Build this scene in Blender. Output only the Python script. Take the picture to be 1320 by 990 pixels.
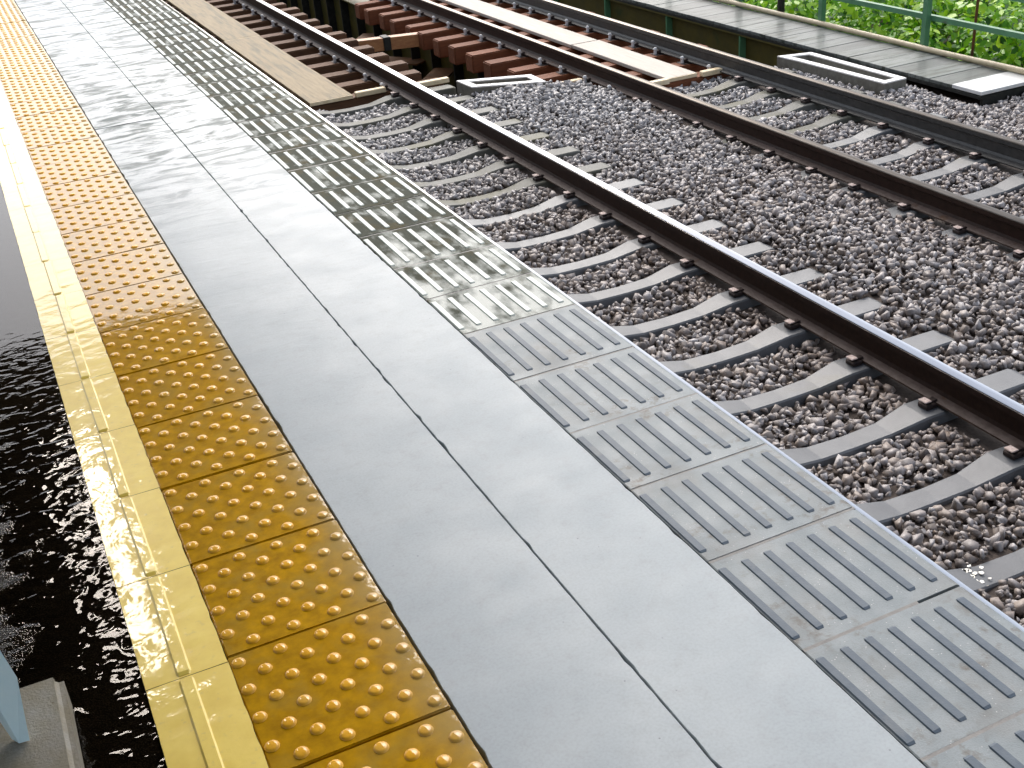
import bpy, bmesh, math, random
import numpy as np
from mathutils import Vector, Matrix
random.seed(7); rng = np.random.default_rng(11)
S = bpy.context.scene
for o in list(bpy.data.objects): bpy.data.objects.remove(o)
COL = S.collection

# ------------------------------------------------------------------ camera, sky, sun, exposure
CAM = (0.0, -1.7666, 1.7487)
cr = Vector((0.90020144, -0.42880104, -0.07594101)); cu = Vector((0.26522485, 0.4015537, 0.87659021)); cf = Vector((0.3453884, 0.80924922, -0.47520791))
cam_d = bpy.data.cameras.new('camera'); cam = bpy.data.objects.new('camera', cam_d); COL.objects.link(cam)
cam.matrix_world = Matrix(((cr.x, cu.x, -cf.x, CAM[0]), (cr.y, cu.y, -cf.y, CAM[1]), (cr.z, cu.z, -cf.z, CAM[2]), (0, 0, 0, 1)))
cam_d.sensor_width = 36.0; cam_d.lens = 36.0 * 1508.7 / 1320; cam_d.clip_end = 2000; cam_d.clip_start = 0.05
S.camera = cam

SUN_EL, SUN_AZ = 45.0, 21.0          # azimuth clockwise from +y
w = bpy.data.worlds.new('World'); S.world = w; w.use_nodes = True
wn = w.node_tree.nodes; wl = w.node_tree.links
bg = wn['Background']; sky = wn.new('ShaderNodeTexSky'); sky.sky_type = 'NISHITA'; sky.sun_disc = False
sky.sun_elevation = math.radians(SUN_EL); sky.sun_rotation = math.radians(SUN_AZ)
sky.air_density = 1.0; sky.dust_density = 4.0; sky.ozone_density = 1.0
hs = wn.new('ShaderNodeHueSaturation'); hs.inputs['Saturation'].default_value = 0.55      # an even, rainy overcast
wl.new(sky.outputs[0], hs.inputs['Color']); wl.new(hs.outputs[0], bg.inputs['Color']); bg.inputs['Strength'].default_value = 0.15
sd = bpy.data.lights.new('sun', 'SUN'); sun = bpy.data.objects.new('sun', sd); COL.objects.link(sun)
sd.energy = 0.5; sd.angle = math.radians(30); sd.color = (1.0, 0.97, 0.93)
a, e = math.radians(SUN_AZ), math.radians(SUN_EL)
sun.rotation_euler = Vector((-math.sin(a) * math.cos(e), -math.cos(a) * math.cos(e), -math.sin(e))).to_track_quat('-Z', 'Y').to_euler()
S.view_settings.view_transform = 'Standard'; S.view_settings.look = 'None'; S.view_settings.gamma = 1; S.view_settings.use_curve_mapping = False
S.view_settings.exposure = 1.08

# ------------------------------------------------------------------ helpers
def tag(o, label=None, cat=None, group=None, kind=None):
    if label: o['label'] = label
    if cat: o['category'] = cat
    if group: o['group'] = group
    if kind: o['kind'] = kind
    return o
def link(name, me, parent=None, loc=None, rot=None, scale=None):
    o = bpy.data.objects.new(name, me); COL.objects.link(o)
    if parent: o.parent = parent
    if loc: o.location = loc
    if rot: o.rotation_euler = rot
    if scale: o.scale = scale
    return o
def empty(name, loc, rz=0): return link(name, None, None, loc, (0, 0, rz))
def to_mesh(name, bm, mat, smooth=False):
    bmesh.ops.recalc_face_normals(bm, faces=bm.faces[:])
    me = bpy.data.meshes.new(name); bm.to_mesh(me); bm.free(); me.materials.append(mat)
    if smooth:
        for p in me.polygons: p.use_smooth = True
    return me
def add_box(bm, x0, x1, y0, y1, z0, z1, bev=0.0, seg=1):
    g = bmesh.ops.create_cube(bm, size=1.0); vs = g['verts']
    for v in vs: v.co = Vector((x0 + (v.co.x + .5) * (x1 - x0), y0 + (v.co.y + .5) * (y1 - y0), z0 + (v.co.z + .5) * (z1 - z0)))
    if bev: bmesh.ops.bevel(bm, geom=list({e for v in vs for e in v.link_edges}), offset=bev, segments=seg, affect='EDGES')
    return bm
def box_mesh(name, x0, x1, y0, y1, z0, z1, mat, bev=0.0, seg=1):
    return to_mesh(name, add_box(bmesh.new(), x0, x1, y0, y1, z0, z1, bev, seg), mat)
def loft_mesh(name, profile, path, mat, closed=True, caps=True, smooth=False):
    """profile: list of (x,z); path: list of (y, sx, sz, dx, dz) -> swept along y"""
    bm = bmesh.new(); rings = []
    for (y, sx, sz, dx, dz) in path: rings.append([bm.verts.new((px * sx + dx, y, pz * sz + dz)) for px, pz in profile])
    n = len(profile)
    for a_, b_ in zip(rings, rings[1:]):
        for i in range(n if closed else n - 1): bm.faces.new((a_[i], a_[(i + 1) % n], b_[(i + 1) % n], b_[i]))
    if caps: bm.faces.new(rings[0]); bm.faces.new(rings[-1][::-1])
    return to_mesh(name, bm, mat, smooth)
def grid_mesh(name, xs, ys, fz, mat, jitter=0, smooth=True):
    V = [(x, y, fz(x, y)) for y in ys for x in xs]; nx = len(xs)
    F = [(j * nx + i, j * nx + i + 1, (j + 1) * nx + i + 1, (j + 1) * nx + i) for j in range(len(ys) - 1) for i in range(nx - 1)]
    me = bpy.data.meshes.new(name); me.from_pydata(V, [], F); me.materials.append(mat)
    if smooth:
        for p in me.polygons: p.use_smooth = True
    return me
def cyl(bm, x, y, z0, z1, r, n=10, r2=None):
    bmesh.ops.create_cone(bm, cap_ends=True, segments=n, radius1=r, radius2=r if r2 is None else r2, depth=z1 - z0, matrix=Matrix.Translation((x, y, (z0 + z1) / 2)))
    return bm
def bar(bm, p, q, wx, wz=None):
    """square bar from p to q"""
    p, q = Vector(p), Vector(q); d = q - p
    m = Matrix.Translation((p + q) / 2) @ d.to_track_quat('Y', 'Z').to_matrix().to_4x4() @ Matrix.Diagonal((wx, d.length, wz or wx, 1))
    bmesh.ops.create_cube(bm, size=1.0, matrix=m); return bm

# ------------------------------------------------------------------ procedural materials
class NT:
    def __init__(s, name):
        s.m = bpy.data.materials.new(name); s.m.use_nodes = True; s.t = s.m.node_tree; s.n = s.t.nodes; s.l = s.t.links
        s.b = s.n['Principled BSDF']; s.out = s.n['Material Output']; s.geo = s.n.new('ShaderNodeNewGeometry'); s.pos = s.geo.outputs['Position']
    def put(s, sock, v):
        if hasattr(v, 'default_value') and hasattr(v, 'is_linked'): s.l.new(v, sock)
        else: sock.default_value = v
    def mapped(s, scale=(1, 1, 1), src=None):
        m = s.n.new('ShaderNodeMapping'); s.l.new(src or s.pos, m.inputs[0]); m.inputs['Scale'].default_value = scale; return m.outputs[0]
    def noise(s, scale, detail=4, rough=.55, vec=None, dist=0):
        n = s.n.new('ShaderNodeTexNoise'); s.l.new(vec or s.pos, n.inputs['Vector']); n.inputs['Scale'].default_value = scale
        n.inputs['Detail'].default_value = detail; n.inputs['Roughness'].default_value = rough; n.inputs['Distortion'].default_value = dist; return n.outputs[0]
    def voro(s, scale, vec=None, out='Distance'):
        n = s.n.new('ShaderNodeTexVoronoi'); s.l.new(vec or s.pos, n.inputs['Vector']); n.inputs['Scale'].default_value = scale; return n.outputs[out]
    def ramp(s, f, a_, b_, lo=0.0, hi=1.0):
        n = s.n.new('ShaderNodeMapRange'); s.l.new(f, n.inputs[0]); n.clamp = True
        for i, v in enumerate((a_, b_, lo, hi)): n.inputs[i + 1].default_value = v
        return n.outputs[0]
    def mix(s, f, a_, b_):
        n = s.n.new('ShaderNodeMix'); n.data_type = 'RGBA'; s.put(n.inputs[0], f)
        for k, v in ((6, a_), (7, b_)): s.put(n.inputs[k], (*v, 1) if isinstance(v, tuple) and len(v) == 3 else v)
        return n.outputs[2]
    def math(s, op, a_, b_=0.0):
        n = s.n.new('ShaderNodeMath'); n.operation = op; n.use_clamp = False; s.put(n.inputs[0], a_); s.put(n.inputs[1], b_); return n.outputs[0]
    def axis(s, i):
        n = s.n.new('ShaderNodeSeparateXYZ'); s.l.new(s.pos, n.inputs[0]); return n.outputs[i]
    def bump(s, h, strength, dist, prev=None):
        n = s.n.new('ShaderNodeBump'); n.inputs['Strength'].default_value = strength; n.inputs['Distance'].default_value = dist
        s.l.new(h, n.inputs['Height'])
        if prev is not None: s.l.new(prev, n.inputs['Normal'])
        return n.outputs[0]
    def rnd(s):
        return s.n.new('ShaderNodeObjectInfo').outputs['Random']
    def set(s, **k):
        names = dict(color='Base Color', rough='Roughness', metal='Metallic', normal='Normal', coat='Coat Weight', coatr='Coat Roughness', coatn='Coat Normal', ior='IOR', spec='Specular IOR Level', trans='Transmission Weight', coatior='Coat IOR')
        for q, v in k.items():
            if isinstance(v, tuple) and len(v) == 3: v = (*v, 1)
            s.put(s.b.inputs[names[q]], v)
        return s.m

def m_concrete(name, c1, c2, scale=6, rough=(.35, .6), grain=180, bump=.25, dark=None):
    t = NT(name); n1 = t.noise(scale, 6); n2 = t.noise(grain, 2)
    c = t.mix(t.ramp(n1, .35, .68), c1, c2); c = t.mix(t.ramp(n2, .35, .75, 0, .35), c, tuple(x * .55 for x in c1))
    if dark:
        sp = t.ramp(t.voro(34), .05, .12, 1, 0); sp2 = t.ramp(t.noise(9, 3), .58, .66); c = t.mix(t.math('MULTIPLY', sp, sp2), c, dark)
    return t.set(color=c, rough=t.ramp(t.noise(scale * 2.3, 5), .3, .7, *rough), normal=t.bump(n2, bump, .004))

# platform slabs: smooth wet screed, wetter away from the camera where the roof no longer keeps the rain off
def m_slab():
    t = NT('wet_screed'); y = t.axis(1)
    big = t.noise(1.6, 5, .55, t.mapped((1, .55, 1))); fine = t.noise(150, 3); streak = t.noise(3.2, 6, .62, t.mapped((1.0, 2.6, 1)), 1.2)
    c = t.mix(t.ramp(big, .3, .7), (.31, .35, .375), (.37, .408, .428)); c = t.mix(t.ramp(fine, .4, .8, 0, .22), c, (.15, .157, .165))
    wetzone = t.ramp(t.math('ADD', y, t.math('MULTIPLY', streak, 2.4)), 2.2, 5.6)
    dark_streak = t.math('MULTIPLY', t.ramp(streak, .47, .60), t.ramp(y, 3.2, 4.8)); c = t.mix(t.math('MULTIPLY', dark_streak, .92), c, (.075, .10, .098))  # darker streaked patches, only on the farther slabs
    c = t.mix(t.ramp(t.noise(22, 5, .65), .5, .75, 0, .22), c, (.22, .22, .215)); spk = t.math('MULTIPLY', t.ramp(t.voro(20), .02, .06, 1, 0), t.ramp(t.noise(3, 2), .48, .54)); c = t.mix(t.math('MULTIPLY', spk, .6), c, (.1, .1, .1))
    r = t.math('ADD', t.math('MULTIPLY', wetzone, -.18), t.math('ADD', t.ramp(t.noise(5, 5), .3, .7, .47, .6), t.math('MULTIPLY', dark_streak, .2)))
    wav = t.math('MULTIPLY', t.noise(5, 4, .55, t.mapped((1, 2.6, 1)), .8), t.ramp(wetzone, 0, .9, .06, 1))
    return t.set(color=c, rough=r, normal=t.bump(wav, .5, .008, t.bump(fine, .08, .001)), spec=.2, coat=t.math('MULTIPLY', t.ramp(wetzone, 0, 1, .05, .24), t.ramp(streak, .40, .60, 1.2, .12)), coatr=t.ramp(wetzone, 0, 1, .35, .16), coatn=t.bump(wav, .6, .008))
M_slab = m_slab()
def m_tactile(name, c1, c2, cd):
    t = NT(name); n = t.noise(26, 6, .62); n2 = t.noise(8, 4); n3 = t.noise(220, 2)
    c = t.mix(t.ramp(n, .33, .66), c1, c2); c = t.mix(t.ramp(n2, .5, .74, 0, .8), c, cd); c = t.mix(t.math('MULTIPLY', t.rnd(), .25), c, c1); c = t.mix(t.math('MULTIPLY', t.ramp(t.math('ADD', t.axis(0), t.math('MULTIPLY', t.noise(7, 4), .16)), .53, .62), .6), c, (.34, .25, .10))
    return t.set(color=c, rough=.6, spec=.03, normal=t.bump(n3, .15, .002), coat=.85, coatr=.05, coatior=1.4, coatn=t.bump(t.noise(14, 3), .15, .004))
M_tile = m_tactile('amber_tactile_tile', (.33, .165, .0005), (.54, .29, .001), (.33, .22, .04))
M_stud = m_tactile('orange_stud', (.80, .42, .035), (.68, .33, .02), (.66, .40, .09))  # studs paler and more orange than the tile
def m_yellow():
    t = NT('cream_yellow_sheet'); n = t.noise(12, 5); n2 = t.noise(60, 4)
    c = t.mix(t.ramp(n, .35, .7), (.90, .68, .13), (.80, .57, .09)); c = t.mix(t.ramp(n2, .6, .78, 0, .5), c, (.55, .42, .16))
    return t.set(color=c, rough=.38, coat=.8, coatr=.08, coatn=t.bump(t.noise(11, 3, .55, None, .4), .3, .010), normal=t.bump(t.noise(90, 3), .12, .002))
M_yel = m_yellow()
def m_edge(name, mossy):
    t = NT(name); n = t.noise(14, 5); g = t.noise(260, 2); y = t.axis(1)
    if mossy:
        c = t.mix(t.ramp(n, .3, .7), (.030, .033, .020), (.045, .055, .042)); c = t.mix(t.ramp(t.noise(7, 4), .5, .68), c, (.05, .042, .014))
        pool_sheen = t.ramp(t.math('ADD', t.noise(6.5, 4, .6, t.mapped((1.6, .8, 1))), t.ramp(y, 1.6, 2.9, .18, -.06)), .47, .68)
        c = t.mix(pool_sheen, c, (.085, .12, .108)); r = t.ramp(pool_sheen, 0, 1, .75, .42); b = t.bump(g, .35, .004)  # water pools; paler colour stands for sky mirrored in them
        return t.set(color=c, rough=r, normal=b, spec=t.ramp(pool_sheen, 0, 1, .12, .5), coat=t.ramp(pool_sheen, 0, 1, 0, .22), coatr=.22)
    c = t.mix(t.ramp(n, .3, .7), (.175, .205, .218), (.225, .255, .268)); st = t.math('MULTIPLY', t.ramp(t.noise(22, 5, .65), .52, .66), t.ramp(t.noise(3.1, 3), .46, .60)); c = t.mix(t.ramp(t.noise(5, 4), .48, .64, 0, .4), c, (.175, .17, .158)); c = t.mix(st, c, (.115, .105, .09))
    sp = t.math('MULTIPLY', t.ramp(t.voro(120), .10, .2, 1, 0), t.ramp(t.noise(30, 2), .55, .62)); c = t.mix(sp, c, (.45, .45, .44)); c = t.mix(t.ramp(g, .5, .8, 0, .4), c, (.13, .135, .14))
    return t.set(color=c, rough=t.ramp(t.noise(8, 4), .3, .7, .45, .62), spec=.3, normal=t.bump(g, .25, .003))
M_edge_new = m_edge('pale_edge_block', False); M_edge_old = m_edge('mossy_edge_block', True)
def m_simple(name, c1, c2, scale, rough, metal=0.0, bump=0.0, bscale=60, coat=0.0, coatr=.1, stretch=(1, 1, 1), c3=None, t3=(.6, .75), rand=0.0):
    t = NT(name); v = t.mapped(stretch); c = t.mix(t.ramp(t.noise(scale, 6, .6, v), .33, .67), c1, c2)
    if c3: c = t.mix(t.ramp(t.noise(scale * .45, 4, .6, v), *t3), c, c3)
    if rand: c = t.mix(t.math('MULTIPLY', t.rnd(), rand), c, tuple(x * .45 for x in c1))
    k = dict(color=c, rough=rough, metal=metal, spec=.2 if rough >= .5 and not metal else .5)
    if bump: k['normal'] = t.bump(t.noise(bscale, 4, .6, v), bump, .005)
    if coat: k['coat'] = coat; k['coatr'] = coatr
    return t.set(**k)
M_rib_new = m_simple('blue_grey_rib', (.078, .102, .132), (.105, .13, .158), 20, .5, bump=.15, bscale=200, c3=(.14, .155, .168))
M_rib_old = m_simple('pale_wet_rib', (.20, .25, .235), (.28, .335, .315), 16, .45, bump=.15, bscale=160, coat=.3, c3=(.26, .29, .26), t3=(.58, .7))
M_mortar = m_simple('grey_mortar', (.18, .175, .17), (.24, .232, .22), 25, .6, bump=.3, bscale=150)
M_body = m_simple('dark_joint_concrete', (.03, .03, .029), (.055, .053, .05), 20, .8, bump=.3)
def m_asphalt():
    t = NT('wet_asphalt'); v = t.voro(240, out='Distance'); n = t.noise(4, 3)
    c = t.mix(t.ramp(v, .1, .55), (.075, .062, .046), (.02, .016, .011)); c = t.mix(t.ramp(n, .45, .7, 0, .6), c, (.016, .013, .009))
    return t.set(color=c, rough=.55, spec=.08, normal=t.bump(v, .6, -.003))
M_asph = m_asphalt()
def m_water():
    t = NT('rippled_puddle_water'); rip = t.noise(24, 1.2, .5, t.mapped((.75, 1.25, 1)), .5); rip2 = t.noise(9, 3); calm = t.ramp(t.axis(1), 1.5, 2.6, 1, .12); gm = t.ramp(t.math('ADD', t.math('MULTIPLY', t.axis(0), -2.2), t.noise(9, 3)), 1.0, 1.3); grain = t.voro(210)
    gl = t.n.new('ShaderNodeBsdfGlossy'); gl.inputs['Roughness'].default_value = .03
    tr = t.n.new('ShaderNodeBsdfTransparent'); tr.inputs['Color'].default_value = (.75, .68, .56, 1)
    fr = t.n.new('ShaderNodeFresnel'); fr.inputs['IOR'].default_value = 1.33
    nb = t.bump(t.math('MULTIPLY', grain, gm), .5, .004, t.bump(t.math('MULTIPLY', rip, calm), .8, .0046, t.bump(t.math('MULTIPLY', rip2, calm), .35, .008))); t.l.new(nb, gl.inputs['Normal']); t.l.new(nb, fr.inputs['Normal'])
    mx = t.n.new('ShaderNodeMixShader'); t.l.new(fr.outputs[0], mx.inputs[0]); t.l.new(tr.outputs[0], mx.inputs[1]); t.l.new(gl.outputs[0], mx.inputs[2])
    t.l.new(mx.outputs[0], t.out.inputs['Surface']); return t.m
M_water = m_water()
def m_stone(name):
    t = NT(name); r = t.geo.outputs['Random Per Island']; cr_ = t.n.new('ShaderNodeValToRGB'); t.l.new(r, cr_.inputs[0])
    el = cr_.color_ramp.elements; el[0].color = (.10, .085, .08, 1); el[1].color = (.56, .53, .525, 1)
    for p, c in ((.12, (.20, .175, .165, 1)), (.38, (.36, .33, .32, 1)), (.55, (.26, .21, .175, 1)), (.75, (.43, .395, .385, 1)), (.88, (.30, .29, .295, 1))):
        q = el.new(p); q.color = c
    y = t.axis(1); c = t.mix(t.ramp(t.noise(70, 4), .3, .7, 0, .5), cr_.outputs[0], (.09, .075, .068))
    x = t.axis(0)
    for rx in (3.843, 5.556): c = t.mix(t.ramp(t.math('ABSOLUTE', t.math('SUBTRACT', t.math('ADD', x, t.math('MULTIPLY', t.noise(3, 3), .3)), rx + .15)), .12, .45, .4, 0), c, (.13, .08, .05))
    far_pale = t.ramp(t.math('ADD', y, t.math('MULTIPLY', t.noise(1.2, 3), 2.0)), 6.0, 8.6, 0, .45); c = t.mix(far_pale, c, (.36, .37, .38))  # stones turn paler and greyer towards the bridge
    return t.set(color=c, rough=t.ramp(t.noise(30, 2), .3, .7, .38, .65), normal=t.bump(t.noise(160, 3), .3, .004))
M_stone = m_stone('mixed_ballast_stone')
M_bed = m_simple('dark_ballast_fines', (.04, .03, .025), (.075, .058, .048), 30, .75, bump=.8, bscale=60)
M_tie = m_simple('weathered_sleeper_concrete', (.088, .094, .102), (.122, .129, .137), 7, .48, bump=.25, bscale=140, c3=(.105, .105, .09), rand=.35)
M_tie_green = m_simple('algae_stained_sleeper', (.088, .089, .076), (.12, .122, .115), 6, .5, bump=.25, bscale=140, c3=(.08, .077, .046), t3=(.48, .66))
M_railside = m_simple('rusty_dark_rail_side', (.020, .010, .007), (.036, .019, .013), 30, .55, bump=.2, bscale=120)
M_railfoot = m_simple('brown_rail_foot', (.065, .043, .034), (.11, .082, .070), 18, .5, bump=.2, bscale=120, c3=(.075, .035, .014))
M_railfar = m_simple('grey_far_rail_side', (.022, .022, .021), (.045, .044, .042), 24, .45, bump=.15, bscale=120)
M_railtop = m_simple('polished_rail_head', (.82, .81, .80), (.70, .69, .68), 3, .22, metal=1.0, stretch=(8, .4, 1))
M_railtop2 = m_simple('lightly_rusted_rail_head', (.24, .215, .185), (.16, .135, .11), 8, .42, metal=.7, stretch=(6, .5, 1))
M_clip = m_simple('dark_steel_clip', (.03, .022, .02), (.07, .05, .045), 40, .45, metal=.5)
M_bolt = m_simple('pale_galvanised_bolt', (.72, .72, .72), (.5, .5, .5), 60, .4)
M_pad = m_simple('pale_insulator', (.55, .47, .44), (.34, .25, .22), 70, .5)
M_timber = m_simple('red_brown_timber', (.22, .078, .034), (.14, .050, .024), 9, .7, bump=.5, bscale=40, stretch=(.5, 5, 4), c3=(.36, .16, .07), rand=.4)
M_timber_n = m_simple('brown_timber', (.15, .075, .038), (.09, .045, .025), 9, .7, bump=.5, bscale=40, stretch=(.5, 5, 4), c3=(.16, .10, .06), rand=.4)
M_orange = m_simple('fresh_orange_timber', (.42, .20, .075), (.30, .125, .05), 10, .45, bump=.3, bscale=40, stretch=(.6, 5, 4))
M_plank = m_simple('tan_walk_plank', (.25, .19, .10), (.19, .14, .07), 5, .6, bump=.3, bscale=50, stretch=(8, .6, 4), c3=(.11, .092, .052), t3=(.48, .68))
M_plank_w = m_simple('bleached_walk_plank', (.50, .46, .40), (.43, .39, .33), 5, .6, bump=.3, bscale=50, stretch=(8, .6, 4), c3=(.35, .31, .25), t3=(.62, .8))
M_cutend = m_simple('pale_cut_wood', (.78, .66, .46), (.66, .52, .32), 20, .5)
M_girder = m_simple('olive_girder_paint', (.105, .085, .020), (.07, .062, .02), 5, .5, bump=.2, bscale=30, c3=(.03, .05, .018))
M_green = m_simple('green_steel_paint', (.075, .20, .10), (.10, .25, .13), 8, .42, bump=.15, bscale=60, c3=(.09, .06, .035), t3=(.66, .75))
M_rust = m_simple('brown_rusty_steel', (.16, .072, .028), (.085, .045, .022), 8, .6, bump=.3, bscale=40)
M_box = m_concrete('rough_trough_concrete', (.13, .12, .095), (.20, .19, .16), 20, (.5, .7), 120, .6)
M_boxrim = m_simple('whitewashed_rim', (.88, .86, .83), (.76, .73, .69), 18, .5, bump=.3, bscale=90)
M_walk = m_simple('wet_grey_walk_board', (.12, .135, .125), (.20, .215, .20), 6, .5, bump=.25, bscale=40, stretch=(.7, 5, 1), c3=(.04, .05, .034), t3=(.5, .62), coat=.22, coatr=.2, rand=.8)
M_walkend = m_simple('bare_bright_plate', (.72, .72, .70), (.6, .6, .58), 8, .3, coat=.5)
M_curb = m_simple('cream_curb_pipe', (.56, .47, .30), (.44, .35, .21), 12, .4, bump=.2, bscale=50)
M_dark = m_simple('black_steel_edge', (.012, .014, .013), (.03, .03, .026), 15, .5)
M_blue = m_simple('pale_blue_paint', (.66, .86, .90), (.74, .90, .93), 10, .35, bump=.1, bscale=40, coat=.3)
M_grey = m_simple('grey_green_plastic', (.28, .36, .36), (.33, .41, .40), 10, .4)
M_weight = m_concrete('dirty_concrete_weight', (.23, .20, .135), (.30, .285, .25), 14, (.45, .65), 150, .4, dark=(.12, .085, .03))
M_white = m_simple('white_paint_flake', (.82, .80, .74), (.74, .70, .60), 30, .45)
M_ochre = m_simple('ochre_paint_dab', (.42, .28, .10), (.50, .38, .2), 40, .5)
M_canopy = m_simple('dark_canopy_soffit', (.030, .026, .022), (.05, .043, .036), 3, .6)
M_ground = m_simple('dark_gully_soil', (.035, .035, .018), (.06, .05, .03), 2, .9, bump=.6, bscale=6, c3=(.025, .05, .012))
def m_leaf(name, cols):
    t = NT(name); r = t.geo.outputs['Random Per Island']; cr_ = t.n.new('ShaderNodeValToRGB'); t.l.new(r, cr_.inputs[0]); el = cr_.color_ramp.elements
    el[0].color = (*cols[0], 1); el[1].color = (*cols[-1], 1)
    for i, c in enumerate(cols[1:-1]): q = el.new((i + 1) / (len(cols) - 1)); q.color = (*c, 1)
    t.set(color=cr_.outputs[0], rough=.38)
    tl = t.n.new('ShaderNodeBsdfTranslucent'); t.l.new(cr_.outputs[0], tl.inputs['Color']); mx = t.n.new('ShaderNodeMixShader'); mx.inputs[0].default_value = .35
    t.l.new(t.b.outputs[0], mx.inputs[1]); t.l.new(tl.outputs[0], mx.inputs[2]); t.l.new(mx.outputs[0], t.out.inputs['Surface']); return t.m
M_leaf = m_leaf('bright_vine_leaf', [(.02, .09, .008), (.10, .30, .012), (.21, .47, .015), (.33, .60, .02), (.46, .68, .04)])
M_leaf_d = m_leaf('dark_tree_leaf', [(.02, .05, .015), (.04, .09, .02), (.06, .12, .03)])
M_grass = m_leaf('long_grass_blade', [(.10, .22, .04), (.20, .34, .08), (.28, .38, .12)])
M_stem = m_simple('brown_bark', (.07, .05, .035), (.11, .085, .06), 12, .8, bump=.5, bscale=30)

# ------------------------------------------------------------------ layout numbers (metres; y runs along the track, z = 0 is the platform top)
ZR = -1.016; RH = 0.170; ZT = ZR - RH - 0.012        # rail head top, rail height, sleeper top at the rail seat
RX = [2.711, 3.843, 5.556, 6.688]                     # rail centres
def y_ab(x): return 9.55 - (x - 2.9) * 0.42 if x > 2.9 else 9.55     # skew line where the ballast meets the bridge

# ================================================================== THE SETTING
ground = tag(link('ground', grid_mesh('ground', [-400, -20, 1, 4, 8, 9.3, 10.5, 13, 20, 400], [-400, -10, 0, 6, 9, 14, 25, 60, 500],
    lambda x, y: (-4.2 if x < 8.5 else (-3.2 if x < 9.5 else (-2.4 if x < 11 else (-1.2 if x < 15 else 0.5)))), M_ground, smooth=False)), kind='structure')
platform = tag(link('platform', box_mesh('platform', -6, 1.66, -8, 24, -4.1, -0.052, M_body)), kind='structure')
asphalt = tag(link('asphalt_floor', grid_mesh('asphalt', [-6, -2, -1, -.5, -.016], [-8, -2, -1, 0, 1, 2, 4, 8, 24], lambda x, y: -.006, M_asph)), kind='structure')
asphalt.data.materials[0] = M_asph
def puddle():
    ys = np.linspace(-1.5, 14, 156); L = []; Rr = []
    for y in ys:
        x0 = -1.7 + .2 * math.sin(y * 1.3) + .05 * math.sin(y * 7 + 1)
        L.append((max(x0, -2.2), y, -.002)); Rr.append((-.0162, y, -.002))
    V = L + Rr; n = len(ys); F = [(i, i + n, i + n + 1, i + 1) for i in range(n - 1)]
    me = bpy.data.meshes.new('puddle'); me.from_pydata(V, [], F); me.materials.append(M_water); return me
tag(link('puddle_water', puddle()), kind='structure')

# ---- yellow guide sheet with its raised bar
def strip_mesh(seed):
    r = random.Random(seed); bm = bmesh.new(); n = 14; rows = []
    for j in range(n + 1):
        y = j / n * .411; a_ = -.016 + r.uniform(-.0007, .0007); b_ = .168 + r.uniform(-.0012, .0012)
        rows.append([bm.verts.new((a_, y, -.004)), bm.verts.new((a_ + .001, y, .0032)), bm.verts.new((.03, y, .0036 + r.uniform(-.0006, .0006))), bm.verts.new((.11, y, .0036 + r.uniform(-.0006, .0006))), bm.verts.new((b_ - .001, y, .0032)), bm.verts.new((b_, y, -.002))])
    for p, q in zip(rows, rows[1:]):
        for i in range(5): bm.faces.new((p[i], p[i + 1], q[i + 1], q[i]))
    return to_mesh('guide_strip', bm, M_yel)
strips = [strip_mesh(i) for i in range(4)]
bar_me = loft_mesh('bar', [(-.0175, 0), (-.0125, .006), (.0125, .006), (.0175, 0)], [(.004, .8, .3, 0, 0), (.012, 1, 1, 0, 0), (.398, 1, 1, 0, 0), (.406, .8, .3, 0, 0)], M_yel)
for k in range(-5, 28):
    s_ = link('guide_strip', strips[k % 4], platform, (0, .382 + .4135 * k, 0)); link('bar', bar_me, s_, (.074 + random.uniform(-.003, .003), .0015, .0030), (0, 0, random.uniform(-.006, .006)))

# ---- amber tactile tiles, 32 studs each in eight staggered rows of four
tile_me = box_mesh('tactile_tile', .169, .5535, .0022, .3978, -.045, 0, M_tile, .003, 2)
def stud_bm(bm, x, y):
    rings = []
    for r, z in ((.0172, -.001), (.0150, .0036), (.0105, .0052)): rings.append([bm.verts.new((x + r * math.cos(k * math.tau / 14), y + r * math.sin(k * math.tau / 14), z)) for k in range(14)])
    for p, q in zip(rings, rings[1:]):
        for i in range(14): bm.faces.new((p[i], p[(i + 1) % 14], q[(i + 1) % 14], q[i]))
    bm.faces.new(rings[-1]); return bm
stud_me = to_mesh('stud', stud_bm(bmesh.new(), 0, 0), M_stud, True)
STUDS = [(.189 + .0975 * i + (.0485 if r % 2 else 0), .366 - .0475 * r) for r in range(8) for i in range(4)]
bm = bmesh.new()
for x, y in STUDS: stud_bm(bm, x, y)
studs_me = to_mesh('studs', bm, M_stud, True)
for k in range(-4, 30):
    t_ = link('tactile_tile', tile_me, platform, (random.uniform(-.001, .001), .4 * k, random.uniform(-.0014, .0004)), (random.uniform(-.002, .002), random.uniform(-.002, .002), random.uniform(-.003, .003)))
    if -1 <= k <= 7:
        for x, y in STUDS: link('stud', stud_me, t_, (x + random.uniform(-.001, .001), y + random.uniform(-.001, .001), random.uniform(-.0006, .0003)))
    else: tag(link('studs', studs_me, t_), kind='stuff')

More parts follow.
